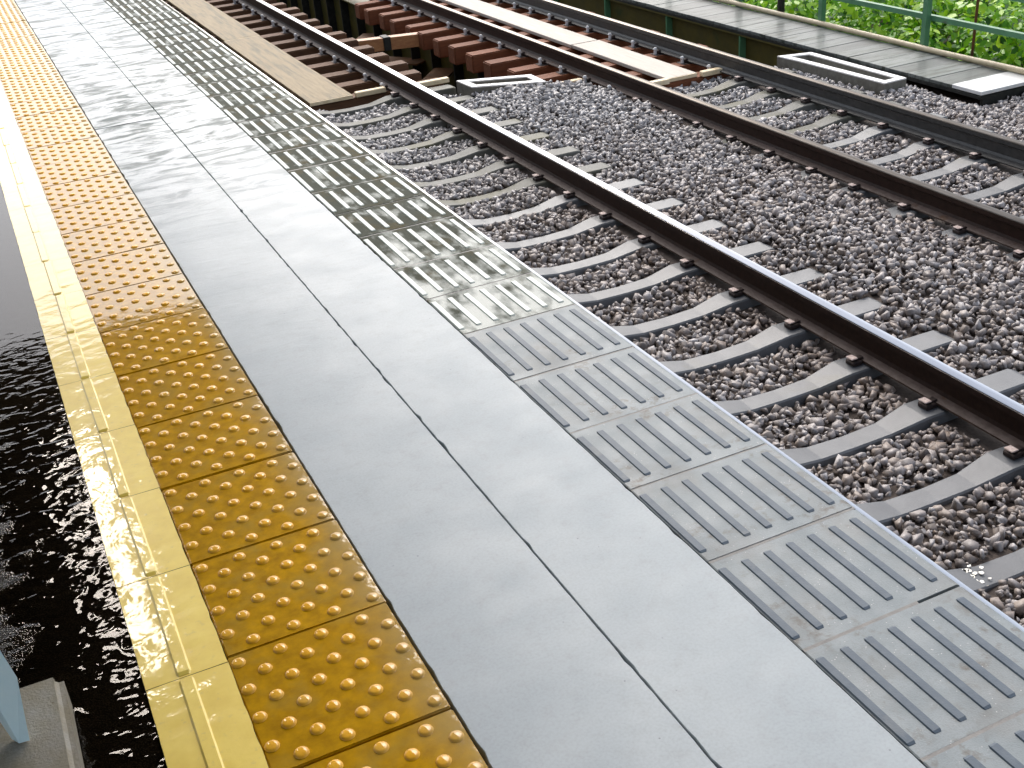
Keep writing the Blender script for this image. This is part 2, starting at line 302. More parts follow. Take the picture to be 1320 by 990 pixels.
# ---- smooth slabs, two columns
def slab(x0, x1, y0, y1, dz=0):
    r = random.Random(int(x0 * 1000 + y0 * 77)); bm = bmesh.new(); n = max(2, int((y1 - y0) / .03)); rows = []; z = -.001 + dz
    for j in range(n + 1):
        y = y0 + (y1 - y0) * j / n; c0 = r.uniform(-.0006, .001) + (r.uniform(.001, .005) if r.random() < .10 else 0); c1 = r.uniform(-.0006, .001) + (r.uniform(.001, .004) if r.random() < .08 else 0)
        rows.append([bm.verts.new(p) for p in ((x0, y, -.048), (x0 + c0, y, z - .003), (x0 + c0 + .0016, y, z), (x1 - c1 - .0016, y, z), (x1 - c1, y, z - .003), (x1, y, -.048))])
    for p, q in zip(rows, rows[1:]):
        for i in range(5): bm.faces.new((p[i], p[i + 1], q[i + 1], q[i]))
    bm.faces.new(rows[0]); bm.faces.new(rows[-1][::-1]); link('slab', to_mesh('slab', bm, M_slab), platform)
cuts_l = [-3, 3.965, 5.36, 7.62, 9.1, 11.6, 14, 24]; cuts_r = [-3, 6.35, 12.5, 24]
for i, (a_, b_) in enumerate(zip(cuts_l, cuts_l[1:])): slab(.5585, .9398, a_ + .002, b_ - .002, (0, -.002, .0005, -.001)[i % 4])
for i, (a_, b_) in enumerate(zip(cuts_r, cuts_r[1:])): slab(.9422, 1.2805, a_ + .002, b_ - .002, (.0005, -.001)[i % 2])

# ---- ribbed edge blocks with seven ribs each
J = [-1.307, -.945, -.583, -.226, .136, .501, .847, 1.223, 1.626, 1.974, 2.319, 2.733, 3.067, 3.421, 3.832]
while J[-1] < 17: J.append(J[-1] + .362)
def block_mesh(L, mat):
    prof = [(1.283, -.16), (1.283, -.002), (1.286, 0), (1.716, 0), (1.726, -.005), (1.730, -.016), (1.730, -.16)]
    return loft_mesh('edge_block', prof, [(.0045, 1, 1, 0, 0), (L - .0045, 1, 1, 0, 0)], mat)
def rib_mesh(L, mat):
    p = [(-.0115, -.001), (-.0092, .0036), (.0092, .0036), (.0115, -.001)]
    return loft_mesh('rib', p, [(0, .75, .2, 0, 0), (.006, 1, 1, 0, 0), (L - .006, 1, 1, 0, 0), (L, .75, .2, 0, 0)], mat)
cache = {}
for i, (a_, b_) in enumerate(zip(J, J[1:])):
    old = a_ > 1.5; L = round(b_ - a_, 3)
    key = (L, old)
    if key not in cache: cache[key] = (block_mesh(L, M_edge_old if old else M_edge_new), rib_mesh(L - .072, M_rib_old if old else M_rib_new), box_mesh('mortar_joint', 1.284, 1.722, -.0052, .0052, -.1, -.0012, M_mortar), box_mesh('mortar_joint', 1.284, 1.60, -.0052, .0052, -.1, -.0012, M_mortar))
    bme, rme, jm, js = cache[key]
    o = link('edge_block', bme, platform, (0, a_, random.uniform(-.0015, .001)))
    if not old: o['label'] = 'clean pale edge block with blue grey ribs'
    else: o['label'] = 'mossy dark edge block with pale ribs'
    if a_ < 10.6:
        for r in range(7): link('rib', rme, o, (1.2965 + .0648 * r, .038, 0), (0, 0, random.uniform(-.003, .003)))
    else:
        b_ = bmesh.new()
        for r in range(7): add_box(b_, 1.285 + .0648 * r, 1.308 + .0648 * r, .038, L - .034, -.001, .0036)
        tag(link('ribs', to_mesh('ribs', b_, M_rib_old), o), kind='stuff')
    link('mortar_joint', js if abs(a_ + .226) < .01 or abs(a_ + .583) < .01 else jm, platform, (0, a_, 0))

# ================================================================== TRACKS
ORD = ['first', 'second', 'third', 'fourth', 'fifth', 'sixth', 'seventh', 'eighth', 'ninth', 'tenth', 'eleventh', 'twelfth', 'thirteenth', 'fourteenth', 'fifteenth', 'sixteenth', 'seventeenth', 'eighteenth', 'nineteenth', 'twentieth']
def rail(x, name_label, side, foot, top, y0=-3, y1=30):
    r = empty('rail', (x, 0, ZR - RH)); h = RH
    web = [(-.063, 0), (-.063, .010), (-.018, .026), (-.009, .045), (-.009, h - .052), (-.0325, h - .038), (-.0325, h - .010), (.0325, h - .010), (.0325, h - .038), (.009, h - .052), (.009, .045), (.018, .026), (.063, .010), (.063, 0)]
    link('web', loft_mesh('web', [p for p in web[2:12]], [(y0, 1, 1, 0, 0), (y1, 1, 1, 0, 0)], side), r)
    link('foot', loft_mesh('foot', [(-.063, 0), (-.063, .010), (-.018, .0262), (.018, .0262), (.063, .010), (.063, 0)], [(y0, 1, 1, 0, 0), (y1, 1, 1, 0, 0)], foot), r)
    link('running_surface', loft_mesh('running_surface', [(-.0326, h - .0105), (-.031, h - .004), (-.026, h - .0005), (0, h), (.026, h - .0005), (.031, h - .004), (.0326, h - .0105)], [(y0, 1, 1, 0, 0), (y1, 1, 1, 0, 0)], top, smooth=True), r)
    return tag(r, name_label, 'rail', 'running rails')
rail(RX[0], 'rail of the near track tucked closest under the platform edge', M_railside, M_railfoot, M_railtop)
rail(RX[1], 'bright topped black rail nearest the ribbed platform edge', M_railside, M_railfoot, M_railtop)
rail(RX[2], 'middle brown rail left of the bleached walk plank', M_railside, M_railfoot, M_railtop2)
rail(RX[3], 'grey rail farthest from the platform beside the concrete trough', M_railfar, M_railfar, M_railtop2)

# concrete sleepers: swept along x, high at the rail seats and low in the middle
def sleeper_mesh(mat, half=1.10):
    bm = bmesh.new(); rings = []; g = .566
    for x, wt, top in ((-half, .070, -.012), (-half + .03, .083, -.002), (-g - .13, .086, .0), (-g + .17, .086, .0), (-g + .36, .066, -.036), (0, .062, -.042), (g - .36, .066, -.036), (g - .17, .086, 0), (g + .13, .086, 0), (half - .03, .083, -.002), (half, .070, -.012)):
        rings.append([bm.verts.new((x, yy, zz)) for yy, zz in ((-wt - .03, -.17), (-wt, top - .008), (-wt + .008, top), (wt - .008, top), (wt, top - .008), (wt + .03, -.17))])
    for p, q in zip(rings, rings[1:]):
        for i in range(6): bm.faces.new((p[i], p[(i + 1) % 6], q[(i + 1) % 6], q[i]))
    bm.faces.new(rings[0]); bm.faces.new(rings[-1][::-1]); return to_mesh('sleeper_body', bm, mat)
sl_a, sl_b = sleeper_mesh(M_tie), sleeper_mesh(M_tie_green)
# one fastening: base lug, spring clip, pale insulator
bm = add_box(bmesh.new(), -.040, .022, -.034, .034, -.002, .026, .006); add_box(bm, -.010, .040, -.018, .018, .026, .036, .004); clip_me = to_mesh('rail_clip', bm, M_clip)
pad_me = box_mesh('insulator', -.030, .012, -.026, .026, .0362, .044, M_pad, .003)
def fasten(parent, cx):
    for g in (-.566, .566):
        for sx in (-1, 1):
            c = link('rail_clip', clip_me, parent, (g + sx * .088, 0, 0), None, (sx * -1, 1, 1)); link('insulator', pad_me, c, (-.016, 0, 0))
NEAR_Y = [6.158 + .5297 * k for k in range(6, -13, -1)]; FAR_Y = [7.031 + .505 * k for k in range(1, -11, -1)]
CX1, CX2 = 3.277, 6.122
sl_pos = []
for i, y in enumerate(NEAR_Y):
    o = empty('sleeper', (CX1, y + random.uniform(-.012, .012), ZT + random.uniform(-.004, .004)), random.uniform(-.006, .006)); sl_pos.append((CX1, o.location.y))
    tag(o, f'{ORD[i]} concrete sleeper of the near track counted from the timber bridge', 'sleeper', 'concrete sleepers of the near track')
    link('body', sl_b if i < 7 else sl_a, o); fasten(o, CX1)
    if 1 < i < 6: link('paint_dab', box_mesh('paint_dab', .80, .85, -.03, .02, 0, .0045, M_ochre, .002), o)
    if abs(y - .877) < .27:
        for q in range(22):
            x0, y0 = -.30 + abs(random.gauss(0, .05)), random.gauss(0, .038); s0 = random.uniform(.007, .016)
            bmf = bmesh.new(); bmf.faces.new([bmf.verts.new((x0 + s0 * random.uniform(.7, 1.2) * math.cos(k * math.tau / 6), max(-.066, min(.066, y0 + s0 * random.uniform(.5, 1.1) * math.sin(k * math.tau / 6))), 0)) for k in range(6)])
            ext = bmesh.ops.extrude_face_region(bmf, geom=bmf.faces[:]); bmesh.ops.translate(bmf, vec=(0, 0, .003), verts=[v for v in ext['geom'] if isinstance(v, bmesh.types.BMVert)])
            link('paint_flake', to_mesh('paint_flake', bmf, M_white), o, (0, 0, -.0255))
for i, y in enumerate(FAR_Y):
    o = empty('sleeper', (CX2, y + random.uniform(-.012, .012), ZT + random.uniform(-.004, .004)), random.uniform(-.006, .006)); sl_pos.append((CX2, o.location.y))
    tag(o, f'{ORD[i]} concrete sleeper of the far track counted from the timber bridge', 'sleeper', 'concrete sleepers of the far track')
    link('body', sl_b if i < 4 else sl_a, o); fasten(o, CX2)
    if 1 < i < 7: link('paint_dab', box_mesh('paint_dab', -.40, -.31, -.05, .03, 0, .0045, M_ochre, .002), o, (0, 0, -.012))

# ---- ballast bed and stones
def bed_z(x, y):
    z = ZT - .022 - .034 * (math.exp(-((x - CX1) / .42) ** 2) + math.exp(-((x - CX2) / .42) ** 2))
    z += .05 * max(0, min(1, (x - 4.2) / .5)) * max(0, min(1, (5.6 - x) / .2))
    z -= .10 * max(0, min(1, (x - 7.6) / .3))
    if x < 2.0: z -= .02
    z += .014 * math.sin(x * 2.3 + y * 1.1) + .01 * math.sin(x * 5.1 - y * 2.7)
    return z
bxs = list(np.arange(1.5, 9.6, .25)); bys = []
bed_V, bed_F = [], []
ncol = 30
for i, x in enumerate(bxs):
    ya = y_ab(x) - .02
    for j in range(ncol): yy = -3 + (ya + 3) * j / (ncol - 1); bed_V.append((x, yy, bed_z(x, yy) - .02 if x < 9.2 else -1.6))
    bed_V.append((x, ya, -4.2))
for i in range(len(bxs) - 1):
    for j in range(ncol): a_ = i * (ncol + 1) + j; bed_F.append((a_, a_ + ncol + 1, a_ + ncol + 2, a_ + 1))
me = bpy.data.meshes.new('ballast_bed'); me.from_pydata(bed_V, [], bed_F); me.materials.append(M_bed)
bed = tag(link('ballast_bed', me), kind='structure')

def hull_stone(seed):
    r = random.Random(seed); bm = bmesh.new()
    for _ in range(10):
        v = Vector((r.gauss(0, 1), r.gauss(0, 1), r.gauss(0, 1))).normalized(); v *= r.uniform(.8, 1.05); bm.verts.new((v.x * r.uniform(.85, 1.15), v.y * .82, v.z * .66))
    bmesh.ops.convex_hull(bm, input=bm.verts[:]); bmesh.ops.delete(bm, geom=[v for v in bm.verts if not v.link_faces], context='VERTS')
    bmesh.ops.triangulate(bm, faces=bm.faces[:]); bm.verts.ensure_lookup_table(); bm.verts.index_update()
    V = np.array([v.co[:] for v in bm.verts]); F = np.array([[v.index for v in f.verts] for f in bm.faces]); bm.free(); return V, F
STN = [hull_stone(100 + i) for i in range(14)]
sl_arr = np.array(sl_pos)
pts = []
sp = .038
gx, gy = np.meshgrid(np.arange(1.62, 8.9, sp), np.arange(-.9, 9.7, sp)); gx = gx.ravel() + rng.uniform(-.5, .5, gx.size) * sp; gy = gy.ravel() + rng.uniform(-.5, .5, gy.size) * sp
nf = 22000; gx = np.concatenate([gx, rng.uniform(1.62, 8.9, nf)]); gy = np.concatenate([gy, rng.uniform(-.9, 9.7, nf)]); filler = np.arange(gx.size) >= gx.size - nf
ab = np.where(gx > 2.9, 9.55 - (gx - 2.9) * .42, 9.55); keep = gy < ab - .02 + rng.uniform(-.05, .03, gx.size)
# view wedge with a wide margin
qx, qy, qz = gx - CAM[0], gy - CAM[1], -1.25 - CAM[2]
dep = qx * cf.x + qy * cf.y + qz * cf.z; px = 660 + 1508.7 * (qx * cr.x + qy * cr.y + qz * cr.z) / dep; py = 495 - 1508.7 * (qx * cu.x + qy * cu.y + qz * cu.z) / dep
keep &= (px < 1750) & (py < 1250) & (py > -200)
gx, gy = gx[keep], gy[keep]; size = rng.gamma(10, .0032, gx.size).clip(.018, .052); size = np.where(filler[keep], rng.uniform(.012, .02, gx.size), size)
zz = np.array([bed_z(a_, b_) for a_, b_ in zip(gx, gy)]) + rng.uniform(-.012, .012, gx.size)
ok = np.ones(gx.size, bool)
for (cx, cy) in sl_arr:
    inx = np.abs(gx - cx) < 1.10; near = np.abs(gy - cy) < np.where(np.abs(gx - cx) < .36, .072, .092) + size * .45
    buried = (cx > 5) & (gx < 5.33)
    ok &= ~(inx & near & ~buried)
for x in RX: ok &= ~(np.abs(gx - x) < .07) | (zz < ZT - .05)
for x in RX: zz = np.where(np.abs(gx - x) < .14, np.minimum(zz, ZT - .05), zz)
ok &= ~((np.abs(gx - 7.46) < .15) & (gy > 6.38) & (gy < 7.9)); ok &= ~((gx > 7.87) & (gy > 5.78)); ok &= ~((gx > 4.3) & (gx < 5.05) & (np.abs(gy - (9.04 - (gx - 4.37) * .49)) < .19))
def put_stones(idx):
    Vs, Fs, off = [], [], 0
    for i in idx:
        V, F = STN[int(rng.integers(len(STN)))]; s_ = size[i]; ax = rng.normal(size=4); ax /= np.linalg.norm(ax); w_, x_, y_, z_ = ax
        Rm = np.array([[1 - 2 * (y_ * y_ + z_ * z_), 2 * (x_ * y_ - z_ * w_), 2 * (x_ * z_ + y_ * w_)], [2 * (x_ * y_ + z_ * w_), 1 - 2 * (x_ * x_ + z_ * z_), 2 * (y_ * z_ - x_ * w_)], [2 * (x_ * z_ - y_ * w_), 2 * (y_ * z_ + x_ * w_), 1 - 2 * (x_ * x_ + y_ * y_)]])
        Vs.append((V * s_) @ Rm.T + (gx[i], gy[i], zz[i])); Fs.append(F + off); off += len(V)
    return np.concatenate(Vs), np.concatenate(Fs)
def np_mesh(name, V, F, mat):
    me = bpy.data.meshes.new(name); me.vertices.add(len(V)); me.vertices.foreach_set('co', V.astype(np.float32).ravel()); k = F.shape[1]
    me.loops.add(F.size); me.loops.foreach_set('vertex_index', F.astype(np.int32).ravel()); me.polygons.add(len(F)); me.polygons.foreach_set('loop_start', np.arange(0, F.size, k, dtype=np.int32))
    me.polygons.foreach_set('loop_total', np.full(len(F), k, np.int32)); me.update(calc_edges=True); me.validate(); me.materials.append(mat); return me
idx = np.nonzero(ok)[0]
pxk, pyk, dk = px[keep], py[keep], dep[keep]
infr = (pxk[idx] > 0) & (pxk[idx] < 1315) & (pyk[idx] > 0) & (pyk[idx] < 985) & (gx[idx] > 2.15)
app = np.where(infr, size[idx] / dk[idx], 0); order = np.argsort(-app); big = idx[order[:290]]; rest = idx[order[290:]]
V, F = put_stones(rest); tag(link('ballast_stones', np_mesh('ballast_stones', V, F, M_stone), bed), kind='stuff')
for i in big:
    V, F = put_stones([i]); V = V - (gx[i], gy[i], zz[i]); link('stone', np_mesh('stone', V, F, M_stone), bed, (gx[i], gy[i], zz[i]))

# ================================================================== THE BRIDGE
ZB = ZT - .006
def timber(x0, x1, y, mat, label, group, cx, h=.2, wdt=.2):
    o = tag(empty('timber_sleeper', (0, y, ZB), random.uniform(-.004, .004)), label, 'sleeper', group)
    link('beam', box_mesh('beam', x0 + random.uniform(-.03, .03), x1 + random.uniform(-.03, .03), -wdt / 2, wdt / 2, -h, 0, mat, .012, 2), o)
    for g in (-.566, .566):
        pl = link('tie_plate', box_mesh('tie_plate', cx + g - .13, cx + g + .13, -.07, .07, -.001, .006, M_clip, .002), o)
        for sx in (-1, 1):
            b_ = bmesh.new(); cyl(b_, cx + g + sx * .105, .0, .004, .058, .017, 8); cyl(b_, cx + g + sx * .105, .0, .058, .074, .024, 8, .014); link('bolt', to_mesh('bolt', b_, M_bolt), o)
            link('rail_clip', box_mesh('rail_clip', cx + g + min(sx * .045, sx * .085), cx + g + max(sx * .045, sx * .085), -.03, .03, .005, .046, M_clip, .008), o)
    return o
for i in range(15):
    y = 9.68 + .53 * i
    timber(2.18, 4.36, y, M_timber_n, f'{ORD[i]} timber sleeper of the near track after the ballast ends', 'timber sleepers of the near track', CX1)
for i in range(14):
    y = 8.02 + .5 * i if i else 8.0
    timber(5.08, 7.18, y, M_timber, f'{ORD[i]} red timber sleeper of the far track after the ballast ends', 'timber sleepers of the far track', CX2)
# loose sills and battens at the ballast edge
def batten(x0, x1, y, z, mat, label, rz=0, wy=.07, h=.05):
    o = link('wood_batten', box_mesh('wood_batten', x0, x1, -wy / 2, wy / 2, 0, h, mat, .006), None, (0, y, z), (0, 0, rz)); return tag(o, label, 'batten', 'battens at the ballast edge')
batten(3.42, 3.74, 9.61, ZB + .002, M_cutend, 'pale wood batten between the tan plank end and the near rail', .0)
batten(4.05, 4.40, 9.52, ZB + .002, M_cutend, 'short pale batten between the near rail and the white rimmed trough', .0)
batten(5.13, 5.46, 8.70, ZB - .02, M_cutend, 'pale batten right of the white rimmed trough before the middle rail', -.02)
batten(6.43, 6.66, 7.93, ZB + .002, M_cutend, 'thin pale batten between the bleached plank end and the far rail', 0)
batten(5.72, 6.05, 7.93, ZB + .002, M_cutend, 'pale batten between the middle rail and the bleached plank end', 0)
# walk planks
def plank(x0, x1, y0, y1, mat, label, endm=True):
    p = tag(empty('walk_plank', ((x0 + x1) / 2, y0, ZB + .003)), label, 'plank'); w_ = (x1 - x0) / 2
    link('board', box_mesh('board', -w_, w_, 0.012, y1 - y0, 0, .038, mat, .004), p)
    if endm: link('cut_end', box_mesh('cut_end', -w_ + .003, w_ - .003, 0, .011, .002, .036, M_cutend), p)
plank(2.93, 3.385, 9.57, 13.28, M_plank, 'tan walk plank ending at the ballast of the near track'); plank(2.95, 3.40, 13.29, 17.6, M_plank, 'tan walk plank continuing behind the nearer tan one')
plank(6.06, 6.40, 7.95, 9.92, M_plank_w, 'whitest bleached walk plank ending at the ballast of the far track'); plank(6.05, 6.39, 9.93, 14.9, M_plank_w, 'bleached walk plank continuing along the far track', False)
# girders with stiffeners
def girder(x, y0, y1, top, dep_, mat, label, fl=.14, stiff=.75, smat=None):
    g = tag(empty('bridge_girder', (x, y0, top)), label, 'girder', 'bridge girders'); L = y1 - y0
    link('web', box_mesh('web', -.008, .008, 0, L, -dep_ + .02, -.02, mat), g)
    link('top_flange', box_mesh('top_flange', -fl, fl, 0, L, -.02, 0, mat), g); link('bottom_flange', box_mesh('bottom_flange', -fl, fl, 0, L, -dep_, -dep_ + .02, M_rust), g)
    sm = box_mesh('stiffener', -fl + .01, fl - .01, -.012, .012, -dep_ + .022, -.022, smat or mat); k = .12
    while k < L: link('stiffener', sm, g, (0, k, 0)); k += stiff
TG = ZB - .202
girder(RX[0], 9.8, 24, TG, 1.0, M_girder, 'olive steel girder under the near track rail closest to the platform')
girder(RX[1], 9.6, 24, TG, 1.0, M_girder, 'olive steel girder under the bright topped rail of the near track')
girder(RX[2], 8.8, 24, TG, 1.0, M_girder, 'olive steel girder with dark stiffeners under the middle rail', smat=M_dark)
girder(RX[3], 8.4, 24, TG, 1.0, M_girder, 'olive steel girder under the rail farthest from the platform')
girder(8.02, 7.75, 24, -1.262, 1.3, M_girder, 'olive plate girder carrying the grey boarded walkway', .10, 1.55, M_green)
b_ = bmesh.new(); bar(b_, (3.95, 12.42, -1.30), (5.42, 12.05, -1.30), .13, .15); o = tag(link('cross_timber', to_mesh('cross_timber', b_, M_orange)), 'orange timber lying across the gap between the two tracks', 'timber')
b_ = bmesh.new(); bar(b_, (4.62, 12.30, -1.30), (4.76, 12.165, -1.30), .16, .17); link('clamp', box_mesh('clamp', 4.64, 4.73, 12.15, 12.33, -1.38, -1.215, M_dark, .006), o)
for k, (p, q) in enumerate((((3.84, 10.2, -1.78), (5.5, 12.4, -1.78)), ((5.5, 10.4, -1.84), (3.84, 12.8, -1.84)), ((3.84, 13.0, -1.78), (5.5, 15.2, -1.78)), ((5.5, 13.2, -1.84), (3.84, 15.6, -1.84)))):
    b_ = bmesh.new(); bar(b_, p, q, .30, .02); tag(link('lateral_brace', to_mesh('lateral_brace', b_, M_rust)), ('rusty diagonal brace leaning right below the gap, nearer of two', 'rusty diagonal brace leaning left below the gap, nearer of two', 'rusty diagonal brace leaning right below the gap, farther of two', 'rusty diagonal brace leaning left below the gap, farther of two')[k], 'brace', 'braces under the bridge')
# skew concrete abutment under the ballast edge
def abutment():
    V = []; xs = list(np.linspace(1.7, 8.9, 15))
    for x in xs:
        y = y_ab(x)
        V += [(x, y - .1, ZT - .21), (x, y + .12, ZT - .21), (x, y + .12, -4.2), (x, y - .1, -4.2)]
    F = [(i * 4 + a_, i * 4 + (a_ + 1) % 4, (i + 1) * 4 + (a_ + 1) % 4, (i + 1) * 4 + a_) for i in range(len(xs) - 1) for a_ in range(4)]
    me = bpy.data.meshes.new('abutment'); me.from_pydata(V, [], F); me.materials.append(M_box); return me
tag(link('abutment', abutment()), 'skewed concrete abutment holding the ballast at the bridge', 'abutment', kind='structure')
# concrete troughs with whitewashed rims
def trough(outer, inner, z_top, z_bot, label):
    o = tag(empty('concrete_trough', (0, 0, 0)), label, 'trough', 'concrete troughs at the bridge end'); n = len(outer)
    def ring(bm, pts, z): return [bm.verts.new((x, y, z)) for x, y in pts]
    bm = bmesh.new(); a_ = ring(bm, outer, z_bot); b_ = ring(bm, outer, z_top - .012); c_ = ring(bm, inner, z_top - .012); d_ = ring(bm, inner, z_top - .10)
    for p, q in ((a_, b_), (b_, c_), (c_, d_)):
        for i in range(n): bm.faces.new((p[i], p[(i + 1) % n], q[(i + 1) % n], q[i]))
    bm.faces.new(d_); link('basin', to_mesh('basin', bm, M_box), o)
    bm = bmesh.new(); a_ = ring(bm, outer, z_top - .0115); b_ = ring(bm, outer, z_top); c_ = ring(bm, inner, z_top); d_ = ring(bm, inner, z_top - .0115)
    for p, q in ((a_, b_), (b_, c_), (c_, d_)):
        for i in range(n): bm.faces.new((p[i], p[(i + 1) % n], q[(i + 1) % n], q[i]))
    bmesh.ops.bevel(bm, geom=bm.edges[:], offset=.002, affect='EDGES'); link('rim', to_mesh('rim', bm, M_boxrim), o)
def inset(poly, d):
    n = len(poly); c = sum(p[0] for p in poly) / n, sum(p[1] for p in poly) / n; out = []
    for i in range(n):
        p0, p1, p2 = (Vector(poly[j % n]) for j in (i - 1, i, i + 1)); e1 = (p1 - p0).normalized(); e2 = (p2 - p1).normalized()
        n1 = Vector((-e1.y, e1.x)); n2 = Vector((-e2.y, e2.x))
        if n1.dot(Vector(c) - p1) < 0: n1 = -n1
        if n2.dot(Vector(c) - p1) < 0: n2 = -n2
        k = (n1 + n2); k = k / max(.3, 1 + n1.dot(n2)); out.append((p1.x + k.x * d, p1.y + k.y * d))
    return out
t1 = [(4.36, 9.2), (4.38, 8.86), (5.04, 8.54), (5.05, 8.9)]; trough(t1, inset(t1, .075), -1.12, -1.36, 'white rimmed concrete trough standing in the gap between the two tracks')
t2 = [(7.28, 7.86), (7.31, 7.57), (7.356, 6.39), (7.62, 6.40), (7.62, 7.755)]; trough(t2, inset(t2, .07), -1.13, -1.36, 'long white rimmed concrete trough between the far rail and the boarded walkway')
# ---- boarded walkway, its curb and the green fence
WX0, WX1 = 7.93, 8.60
wk = tag(empty('walkway', (WX0, 5.8, -1.2)), 'wet grey boarded walkway with cream curb pipe beside the bridge', 'walkway')
yy = 0.36; i = 0
while yy < 17:
    L = random.uniform(.21, .30); link('board', box_mesh('board', 0, WX1 - WX0, yy, yy + L - .006, -.034, random.uniform(-.003, .002), M_walk, .003), wk); yy += L
link('end_plate', box_mesh('end_plate', 0, WX1 - WX0 + .02, 0, .355, -.03, .003, M_walkend, .003), wk)
link('edge_beam', box_mesh('edge_beam', -.012, .02, -.005, 17, -.062, -.036, M_dark), wk); link('edge_beam', box_mesh('edge_beam', WX1 - WX0 - .03, WX1 - WX0, -.005, 17, -.10, -.036, M_dark), wk)
link('edge_beam', box_mesh('edge_beam', .022, WX1 - WX0 - .032, -.004, .03, -.22, -.037, M_dark), wk)
cp = [(.028 * math.cos(k * math.tau / 10), .028 * math.sin(k * math.tau / 10)) for k in range(10)]
link('curb_pipe', loft_mesh('curb_pipe', cp, [(-.6 + k * .9, 1, 1, WX1 - WX0 + .005 + .006 * math.sin(k * 1.7), .030 + .004 * math.sin(k * 2.3)) for k in range(20)], M_curb, smooth=True), wk)
fn = tag(empty('fence', (8.68, 0, -1.2)), 'green angle iron fence along the outer side of the walkway', 'fence')
for y in (4.35, 5.85, 7.33, 8.93, 10.5, 12.1, 13.7):
    b_ = add_box(bmesh.new(), -.03, .03, y - .03, y - .024, -1.3, 1.05); add_box(b_, -.03, -.024, y - .0238, y + .03, -1.3, 1.05); link('post', to_mesh('post', b_, M_green), fn)
for z in (.30, .62, 1.02):
    b_ = add_box(bmesh.new(), .031, .037, 3, 15, z - .025, z + .025); add_box(b_, .0372, .08, 3, 15, z + .019, z + .025); link('rail_bar', to_mesh('rail_bar', b_, M_green), fn)
b_ = bmesh.new(); cyl(b_, 8.95, 6.95, -3, .2, .014, 8); tag(link('rusty_rod', to_mesh('rusty_rod', b_, M_rust)), 'thin rusty rod standing among the leaves behind the fence', 'rod')
b_ = bmesh.new(); cyl(b_, 8.72, 9.72, -3, .3, .045, 10); tag(link('dark_pipe_post', to_mesh('dark_pipe_post', b_, M_dark)), 'dark round post behind the walkway curb left of the green fence posts', 'post')

# ---- shrubs beyond the fence: leaves spread through clumps in the crown's volume
def leaf_cloud(seed, n, rad, clumps, ls, zmin=-9):
    r = np.random.default_rng(seed); cl = r.normal(size=(clumps, 3)); cl /= np.linalg.norm(cl, axis=1)[:, None]; cl *= (r.uniform(.35, 1, clumps) ** .5)[:, None] * np.array(rad)
    c = cl[r.integers(clumps, size=n)]; d = r.normal(size=(n, 3)); d /= np.linalg.norm(d, axis=1)[:, None]
    p = c + d * (min(rad) * .34 * r.uniform(.3, 1, n) ** .4)[:, None]; k = p[:, 2] > zmin; p, d = p[k], d[k]; n = len(p)
    nrm = d * .7 + np.array([-.25, -.25, .8]) + r.normal(size=(n, 3)) * .45; nrm /= np.linalg.norm(nrm, axis=1)[:, None]
    t = np.cross(nrm, r.normal(size=(n, 3))); t /= np.linalg.norm(t, axis=1)[:, None]; b2 = np.cross(nrm, t); s_ = ls * r.uniform(.6, 1.35, n)
    s3 = s_[:, None]; v = [p - t * s3, p - t * s3 * .35 - b2 * s3 * .55, p + t * s3 * .45 - b2 * s3 * .42, p + t * s3 * 1.05 - nrm * s3 * .2, p + t * s3 * .45 + b2 * s3 * .42, p - t * s3 * .35 + b2 * s3 * .55]
    V = np.stack(v, 1).reshape(-1, 3); F = np.arange(n * 6).reshape(-1, 6); return V, F
def shrub(x, y, z, rad, seed, label, n=5600, ls=.047):
    o = tag(empty('shrub', (x, y, z)), label, 'shrub', 'shrubs beyond the fence'); V, F = leaf_cloud(seed, n, rad, 46, ls); V[:, 2] += rad[2]
    link('foliage', np_mesh('foliage', V, F, M_leaf), o)
    b_ = bmesh.new()
    for k in range(6):
        a_ = k * 1.05 + seed; bar(b_, (0, 0, -.6), (rad[0] * .5 * math.cos(a_), rad[1] * .5 * math.sin(a_), rad[2] * 1.3), .03)
    link('stem', to_mesh('stem', b_, M_stem), o)
SH = [(9.75, 4.9, -2.9, (.85, 1.1, 1.15), 'leafy green shrub behind the fence in the right corner'), (9.85, 6.7, -2.9, (.95, 1.2, 1.1), 'bright leafy shrub behind the fence left of the rusty rod'),
      (9.8, 8.6, -2.9, (.9, 1.25, 1.0), 'bright yellow green shrub behind the middle fence post'), (9.9, 10.6, -3.0, (.95, 1.3, 1.0), 'bright leafy shrub beside the dark round post'), (10.2, 12.8, -3.2, (1.1, 1.4, 1.1), 'leafy shrub at the far end of the walkway'),
      (11.4, 7.2, -2.6, (1.1, 1.5, 1.3), 'taller shrub in the second row behind the rusty rod'), (11.5, 10.0, -2.7, (1.1, 1.6, 1.3), 'taller shrub in the second row behind the dark post'), (11.6, 13.4, -2.8, (1.2, 1.7, 1.3), 'taller shrub in the second row at the far end')]
for i, (x, y, z, rd, lb) in enumerate(SH): shrub(x, y, z, rd, 20 + i, lb)
gr = empty('tall_grass', (9.35, 6.25, -1.9)); tag(gr, 'tuft of long grass hanging by the right fence post', 'grass', kind='stuff')
V, F = [], []; r_ = np.random.default_rng(5)
